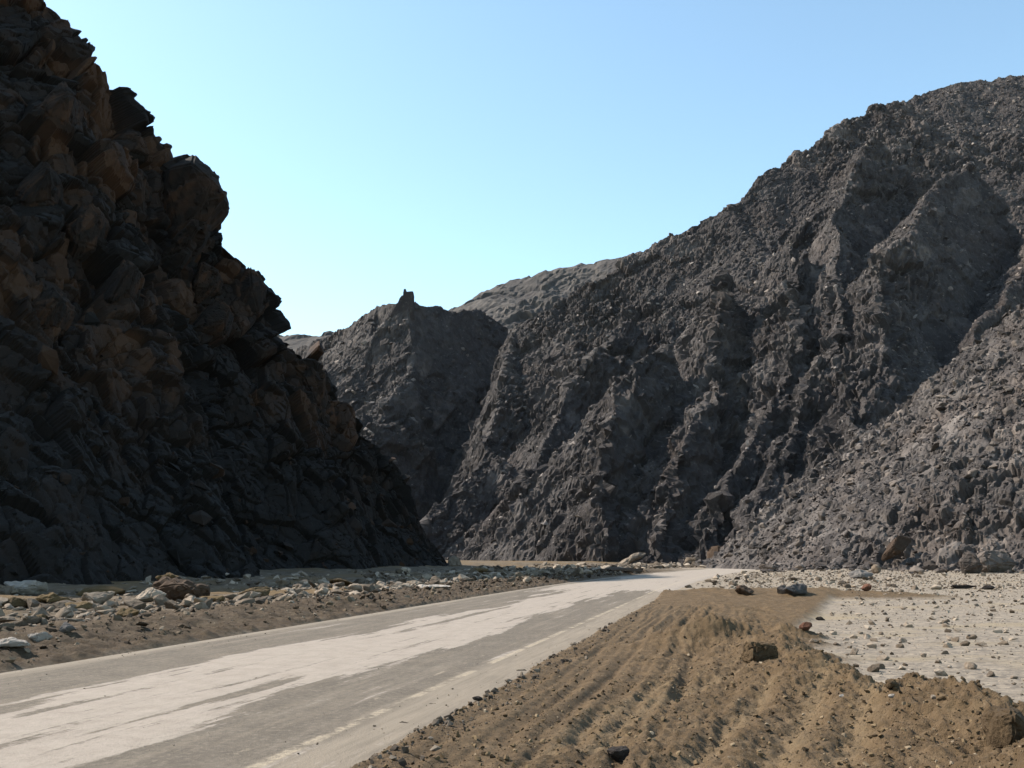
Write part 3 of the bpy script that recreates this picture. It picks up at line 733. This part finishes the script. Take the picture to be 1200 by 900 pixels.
individuals(it[:90], 'clod', M['clod'], 'brown clod of earth lying on the churned soil right of the road', 'clod', 'clods on the churned soil')
V, F, a = merge(it[90:]); stuff(mesh_obj('soil_crumbs', V, F, M['crumb'], attrs=a), 'crumbs of brown earth on the churned soil')
it = []
r_ = np.random.default_rng(45); y_ = r_.uniform(14, 110, 7000); l_ = -HALF - 0.1 - r_.gamma(1.8, 1.5, 7000); x_ = road_c(y_) + l_ / CA; z_ = gz_at(x_, y_); s_r = pareto(0.03, 0.30, 1.7)(r_, 7000) * (1 + y_ / 120)
it = [(POOL[int(r_.integers(16))], np.array((a_, b_, c_ + d_ * 0.12)), d_, rot(*(r_.normal(size=2) * .4), r_.random() * 6.3), float(r_.random())) for a_, b_, c_, d_ in zip(x_, y_, z_, s_r)]
t = NT('windrow_crumbs'); M['wind'] = t.color(t.ramp(t.attr('tone'), [(0.1, (0.05, 0.036, 0.024)), (0.6, (0.12, 0.088, 0.056)), (0.85, (0.22, 0.18, 0.13)), (0.97, (0.42, 0.37, 0.30))]))
V, F, a = merge(it); stuff(mesh_obj('verge_crumbs', V, F, M['wind'], attrs=a), 'broken brown earth and stones along the left road edge')
it = clods(1700, 43, 'edge'); it.sort(key=lambda q: -q[2] / q[1][1])
t = NT('edge_grit'); M['grit'] = t.color(t.ramp(t.attr('tone'), [(0.1, (0.08, 0.066, 0.052)), (0.6, (0.17, 0.145, 0.115)), (0.95, (0.32, 0.28, 0.23))]))
r_ = np.random.default_rng(47); y_ = 6 + r_.gamma(1.5, 10, 5000); l_ = r_.uniform(-HALF, HALF, 5000); k_ = r_.random(5000) < 0.10 + 0.9 * np.clip((np.abs(l_) - 2.6) / 1.6, 0, 1) ** 2
y_, l_ = y_[k_], l_[k_]; s_r = pareto(0.008, 0.05, 1.9)(r_, len(y_))
it += [(POOL[int(r_.integers(16))], np.array((road_c(b_) + e_ / CA, b_, 0.006)), d_, rot(*(r_.normal(size=2) * .4), r_.random() * 6.3), float(r_.random())) for b_, e_, d_ in zip(y_, l_, s_r)]
V, F, a = merge(it); stuff(mesh_obj('roadside_gravel', V, F, M['grit'], attrs=a), 'dark gravel scattered along the right road edge')

# ------------------------------------------------------------------ single rocks that stand out in the photograph
def place(name, px, py, wpx, ax, mat, label, cat, seed, rz=0.0, tilt=0.0, d=None, sink=0.18, roll=0.0, rough=0.12):
    """px, py: where its foot meets the ground; wpx: how wide it shows"""
    if d is None:
        far = gp(px, py, -0.3)[1]; dd_ = np.linspace(max(4, far * 0.55), far, 160)
        pp = np.array([at(px, py, q) for q in dd_]); gg = ground(pp[:, 0], pp[:, 1])[0]
        hit = np.nonzero(pp[:, 2] <= gg)[0]; p = pp[hit[0] if len(hit) else -1]
    else: p = at(px, py, d)
    w = wpx / FPX * p[1]
    if name == 'soil_block': V, F, _ = relief(box_points(ax, seed, 0.42), None, seed, 1.0, 4, 0.3, 0.06)
    else: V, F = big_rock(seed, ax, 3, rough)
    V = V @ rot(roll, tilt, rz).T
    V = V / (V[:, 0].max() - V[:, 0].min()) * w
    V[:, 2] -= V[:, 2].min() + sink * (V[:, 2].max() - V[:, 2].min())
    o = mesh_obj(name, V, F, mat); o.location = p
    return tag(o, label, cat)

place('boulder', 1164, 671, 50, (1, .8, .75), M['grey'], 'largest pale grey split boulder at the foot of the right talus slope', 'boulder', 201, 0.4, 0.15)
place('boulder', 1137, 672, 26, (.8, .8, .8), M['grey'], 'dark blocky boulder leaning against the largest pale split boulder', 'boulder', 203, 0.9)
place('rock_slab', 1052, 655, 36, (1.2, .5, .5), M['brown'], 'long brown rock slab slanting up the lower talus slope', 'rock', 205, 0.1, -0.75, d=114, sink=0.1)
place('boulder', 1108, 668, 46, (1.3, .7, .32), M['grey'], 'long flat grey rock lying at the foot of the talus slope', 'boulder', 207, 0.1)
place('boulder', 1028, 672, 13, (.8, .8, .9), M['pale'], 'small upright pale rock standing before the dark toe of the talus', 'rock', 209)
place('boulder', 1010, 678, 30, (1.1, .8, .4), M['bluegrey'], 'low blue-grey rock lying at the edge of the gravel plain', 'rock', 211)
place('rock_slab', 738, 663, 40, (1.5, .5, .32), M['pale'], 'pale elongated slab leaning at the cliff foot beside the road end', 'rock', 213, 0.0, -0.55, d=200)
place('boulder', 812, 663, 24, (1.1, .7, .6), M['pale'], 'pale grey rock at the cliff foot where the sandy road ends', 'rock', 215, d=178)
place('boulder', 842, 664, 24, (.9, .8, .85), M['brown'], 'reddish brown rock at the cliff foot right of the pale rock', 'rock', 217, d=172)
place('boulder', 873, 697, 22, (1.1, .9, .75), M['brown'], 'rounded dark brown boulder at the far end of the soil strip', 'boulder', 219, 0.3)
place('boulder', 934, 697, 28, (1.2, .8, .5), M['bluegrey'], 'blue-grey boulder heap piece beside the brown soil tongue', 'boulder', 221, 0.8)
place('boulder', 917, 695, 16, (1, .8, .7), M['grey'], 'smaller grey rock just left of the blue-grey boulder', 'rock', 223)
place('boulder', 963, 727, 11, (1.3, .8, .5), M['darkst'], 'small nearly black rock alone on the gravel near the soil edge', 'rock', 225)
place('boulder', 1127, 690, 30, (1.6, .6, .34), M['darkst'], 'dark low arched rock lying alone on the right gravel plain', 'rock', 227, 0.2)
place('boulder', 1159, 691, 16, (1.2, .7, .5), M['darkst'], 'dark flat stone just right of the low arched rock', 'rock', 229)
place('boulder', 1015, 692, 12, (1.1, .8, .6), M['red'], 'reddish rock on top of the brown soil tongue', 'rock', 231)
place('boulder', 30, 697, 48, (1.3, .8, .55), M['white'], 'whitish boulder at the shadow edge below the left cliff', 'boulder', 233, 0.2)
place('boulder', 6, 697, 26, (1.1, .8, .6), M['pale'], 'pale grey boulder half cut by the left frame edge beside the whitish one', 'boulder', 235)
place('boulder', 116, 709, 34, (1.2, .9, .6), M['pale'], 'smooth pale boulder in front of the ochre earth hump', 'boulder', 237, -0.3, -0.2)
place('boulder', 172, 706, 40, (1.2, .9, .62), M['pale'], 'pale grey boulder beside the dark heap of earth and rock', 'boulder', 239, 0.2, -0.25)
place('earth_hump', 122, 698, 58, (1.4, 1, .42), M['ochre'], 'rounded ochre earth hump behind the smooth pale boulder', 'mound', 241, rough=0.05)
for i, (px, py, w) in enumerate(((62, 706, 46), (92, 716, 34), (18, 712, 40), (300, 700, 34), (400, 686, 30), (148, 722, 30), (560, 672, 24), (250, 706, 30), (42, 728, 34))):
    o = place('earth_hump', px, py, w, (1.5, 1, .4), M['ochre'], 'low straw-coloured earth hump among the stones of the left verge', 'mound', 360 + i, 0.4 * i, rough=0.14)
    o['group'] = 'straw-coloured earth humps on the left verge'
place('earth_heap', 213, 701, 66, (1.3, 1, .72), M['brown'], 'dark brown heap of earth standing highest on the left verge', 'mound', 243, rough=0.2)
place('boulder', 200, 682, 30, (1.1, .9, .5), M['ochre'], 'olive brown boulder sitting on top of the dark earth heap', 'boulder', 246, d=43.5, sink=0.25, rough=0.2)
place('boulder', 12, 757, 44, (1.5, .8, .35), M['white'], 'flat bright white slab nearest to the road on the left verge', 'rock', 247)
place('boulder', 46, 751, 26, (1.2, .8, .5), M['white'], 'white rock just right of the flat bright slab', 'rock', 249)
place('boulder', 79, 741, 18, (.9, .8, .75), M['bluegrey'], 'blue-grey rock amid the pale rubble beside the brown windrow', 'rock', 251)
place('boulder', 465, 664, 42, (1.1, .8, .7), M['brown'], 'large brown boulder at the shaded tip of the left cliff', 'boulder', 253, 0.2, d=132, sink=0.1)
place('rock_slab', 508, 689, 42, (1.8, .8, .2), M['white'], 'long bright slab lying flat in the verge rubble near the cliff tip', 'rock', 255)
place('boulder', 533, 664, 16, (1.0, .8, .9), M['pale'], 'pale rock standing just off the tip of the left cliff', 'rock', 257, d=140)
place('soil_block', 893, 775, 42, (1.05, .75, .8), M['clod'], 'large rounded block of brown soil half buried in the berm', 'soil block', 259, 0.35, 0.1, sink=0.25)
place('earth_heap', 724, 670, 62, (2.2, 1, .3), M['brown'], 'low reddish brown earth heap beside the far bend of the road', 'mound', 261)
for i, (px, py, w, lab) in enumerate(((391, 893, 20, 'flat dark stone at the lower end of the right road edge'), (475, 857, 28, 'longest dark wedge stone on the right road edge'),
        (512, 833, 18, 'dark tilted stone on the road edge above the longest wedge'), (561, 821, 15, 'dark upright stone midway along the right road edge'),
        (597, 801, 12, 'pale-faced stone on the right road edge'), (613, 790, 14, 'dark stone beyond the pale-faced one on the road edge'), (661, 776, 9, 'small dark stone farthest up the right road edge'))):
    place('stone', px, py, w, (1.4, .7, .55), M['pale'] if i == 4 else M['darkst'], lab, 'stone', 300 + i, 0.5, 0.2)
for i, (px, py, w, mt, lab) in enumerate(((986, 817, 8, 'white', 'single small white stone on the near slope of the berm'), (1046, 818, 8, 'white', 'larger white stone near the berm crest'),
        (1094, 819, 7, 'pale', 'pale stone on the berm crest beside a dark clod'), (1106, 822, 16, 'clod', 'dark clod on the berm crest beside the pale stone'), (1046, 806, 16, 'clod', 'knobbly clod capping the berm crest'),
        (724, 892, 26, 'darkst', 'dark flat stone at the bottom of the churned soil'), (1180, 872, 52, 'clod', 'large lumpy clod at the lower right corner of the berm'), (945, 738, 16, 'red', 'reddish clod at the outer end of the soil strip'))):
    place('stone' if mt != 'clod' else 'clod', px, py, w, (1.1, .9, .75), M[mt], lab, 'stone' if mt != 'clod' else 'clod', 320 + i, 0.3 * i)

# jutting blocks on the left skyline: each a convex block with real depth
def outcrop(px_pts, d, thick, label, seed, rough=0.35):
    r = np.random.default_rng(seed)
    o0 = at(*np.mean(px_pts, axis=0), d)
    pts = [at(px, py, d + r.uniform(-.6, .6)) - o0 for px, py in px_pts]
    mid = np.mean(pts, axis=0)
    back = [mid + (p - mid) * 0.9 + np.array((-0.1, 1, 0.05)) * thick for p in pts]
    front = [mid + (p - mid) * 0.55 + np.array((0.25, -1, 0.0)) * thick * 0.35 + r.normal(size=3) * 0.5 for p in pts[::2]]
    s_ = float(np.ptp(np.array(pts)[:, 2]))
    V, F, tn = relief(np.array(pts + back + front), None, seed, s_, 4, rough, 0.25)
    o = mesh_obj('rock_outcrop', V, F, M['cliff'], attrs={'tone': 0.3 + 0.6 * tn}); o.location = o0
    return tag(o, label, 'outcrop')
outcrop([(183, 190), (205, 184), (228, 178), (244, 191), (256, 208), (264, 229), (250, 248), (215, 292), (192, 322), (181, 270)], 126, 7, 'big brown rock block jutting from the skyline of the left cliff', 402, 0.16)
outcrop([(196, 290), (222, 262), (243, 262), (236, 285), (208, 330), (176, 358), (174, 330)], 121, 6, 'slanting brown slab below the jutting skyline block on the left cliff', 403)
outcrop([(236, 305), (256, 318), (250, 338), (228, 356), (222, 348)], 122, 5, 'narrow brown slab right of the broad slanting one on the left cliff', 404)
outcrop([(132, 205), (150, 188), (170, 205), (172, 250), (160, 300), (130, 320), (122, 270)], 119, 6, 'upright dark slab left of the jutting skyline block', 405)
outcrop([(338, 424), (362, 422), (380, 434), (386, 475), (382, 520), (346, 530)], 136, 6, 'square-topped dark buttress at the lower end of the left cliff', 406)

cpx, cpy = px_of(cliffV)
def cliff_depth(px, py):
    m = (np.abs(cpx - px) < 6) & (np.abs(cpy - py) < 6) & (cliffV[:, 1] > 20)
    return float(np.percentile(cliffV[m, 1], 15)) if m.any() else 120.0
for i, (pp_, lab) in enumerate((
        ([(14, 226), (50, 186), (66, 200), (60, 236), (26, 262)], 'tilted brown slab high on the left cliff close to the picture edge'),
        ([(66, 276), (104, 232), (118, 250), (112, 290), (80, 312)], 'tilted brown slab left of and below the upright dark slab'),
        ([(36, 134), (74, 92), (88, 112), (80, 146), (48, 166)], 'highest tilted slab near the top corner of the left cliff'),
        ([(262, 352), (292, 310), (310, 330), (304, 368), (276, 378)], 'squarish brown slab at the skyline low on the left cliff'),
        ([(96, 362), (146, 300), (160, 312), (150, 346), (116, 378)], 'long tilted slab in the middle of the left cliff face'),
        ([(212, 398), (254, 346), (270, 362), (262, 392), (230, 412)], 'tilted brown slab just above the dark lower cliff'),
        ([(20, 372), (58, 332), (72, 350), (60, 384), (34, 396)], 'lowest tilted slab at the left side of the cliff face'))):
    mx, my = np.mean(pp_, axis=0)
    outcrop(pp_, cliff_depth(mx, my) + 0.3, 4.5, lab, 420 + i, 0.14)

# tower on the far hilltop
def tower():
    r = np.random.default_rng(5)
    base = at(478, 364, 400)
    root = bpy.data.objects.new('stone_tower', None); COL.objects.link(root); root.location = base
    tag(root, 'small dark ruined stone tower standing alone on the far hilltop', 'tower')
    def block(name, pts, seed, sz, parent):
        V, F, tn = relief(np.array(pts), None, seed, sz, 3, 0.22, 0.15)
        o = mesh_obj(name, V, F, M['mount'], parent, {'tone': 0.2 + 0.4 * tn})
    def prism(x0, x1, t0, t1, z0, z1, d):
        return [(x, y, z) for z, xa, xb in ((z0, x0, x1), (z1, t0, t1)) for x in (xa, xb) for y in (-d / 2 * (1 if z == z0 else .85), d / 2)]
    block('wall', prism(-2.2, 2.8, -1.9, 2.2, -4, 7.6, 4.5), 11, 8, root)
    block('merlon', prism(-1.9, -0.7, -1.7, -0.9, 7.4, 8.9, 3.0), 12, 2, root)
    block('buttress', prism(-7.5, -1.8, -2.6, -1.7, -4, 6.0, 4.0), 13, 7, root)
tower()

# ------------------------------------------------------------------ the thin desert air
def haze():
    x0, x1, y0, y1, z0, z1 = -3700, 3700, -3300, 3700, -64, 330
    V = [(x, y, z) for x in (x0, x1) for y in (y0, y1) for z in (z0, z1)]
    F = [(0, 1, 3, 2), (4, 6, 7, 5), (0, 4, 5, 1), (2, 3, 7, 6), (0, 2, 6, 4), (1, 5, 7, 3)]
    m = bpy.data.materials.new('thin_air'); m.use_nodes = True; nt_ = m.node_tree
    nt_.nodes.remove(nt_.nodes['Principled BSDF'])
    v = nt_.nodes.new('ShaderNodeVolumePrincipled'); v.inputs['Density'].default_value = 0.000015; v.inputs['Color'].default_value = (0.80, 0.88, 1.0, 1)
    nt_.links.new(v.outputs[0], nt_.nodes['Material Output'].inputs['Volume'])
    stuff(mesh_obj('haze', np.array(V, float), F, m))
haze()

# ------------------------------------------------------------------ light, sky, camera
SUN_EL, SUN_AZ = 43.0, -71.0         # azimuth from +Y, negative = to the left
world = bpy.data.worlds.new('World'); sc.world = world; world.use_nodes = True
nt = world.node_tree; bg = nt.nodes['Background']
sky = nt.nodes.new('ShaderNodeTexSky'); sky.sky_type = 'NISHITA'; sky.sun_disc = False
sky.sun_elevation = R(SUN_EL); sky.sun_rotation = R(SUN_AZ)
sky.altitude = 300; sky.air_density = 1.0; sky.dust_density = 0.6; sky.ozone_density = 2.0
wb = nt.nodes.new('ShaderNodeMix'); wb.data_type = 'RGBA'; wb.blend_type = 'MULTIPLY'; wb.inputs[0].default_value = 1
wb.inputs[7].default_value = (1.05, 1.08, 0.92, 1); nt.links.new(sky.outputs[0], wb.inputs[6])
nt.links.new(wb.outputs[2], bg.inputs['Color']); bg.inputs['Strength'].default_value = 0.13
import mathutils
sl = bpy.data.lights.new('sun', 'SUN'); sl.energy = 3.8; sl.angle = R(0.5); sl.color = (1.0, 0.94, 0.85)
so = bpy.data.objects.new('sun', sl); COL.objects.link(so)
sd_ = mathutils.Vector((sin(R(SUN_AZ)) * cos(R(SUN_EL)), cos(R(SUN_AZ)) * cos(R(SUN_EL)), sin(R(SUN_EL))))
so.rotation_euler = sd_.to_track_quat('Z', 'Y').to_euler(); so.location = sd_ * 300

cam = bpy.data.cameras.new('camera'); co = bpy.data.objects.new('camera', cam); COL.objects.link(co)
co.location = (0, 0, CAMH); co.rotation_euler = (R(90) + TH, 0, 0)
cam.sensor_width = 36; cam.lens = 36 * FPX / 1200; cam.clip_start = 0.1; cam.clip_end = 12000
sc.camera = co
vs_ = sc.view_settings; vs_.view_transform = 'Standard'; vs_.look = 'None'; vs_.exposure = 1.2; vs_.gamma = 1.0; vs_.use_curve_mapping = False
sc.render.resolution_x, sc.render.resolution_y = 1024, 768
sc.cycles.use_denoising = True
sc.cycles.max_bounces = 6
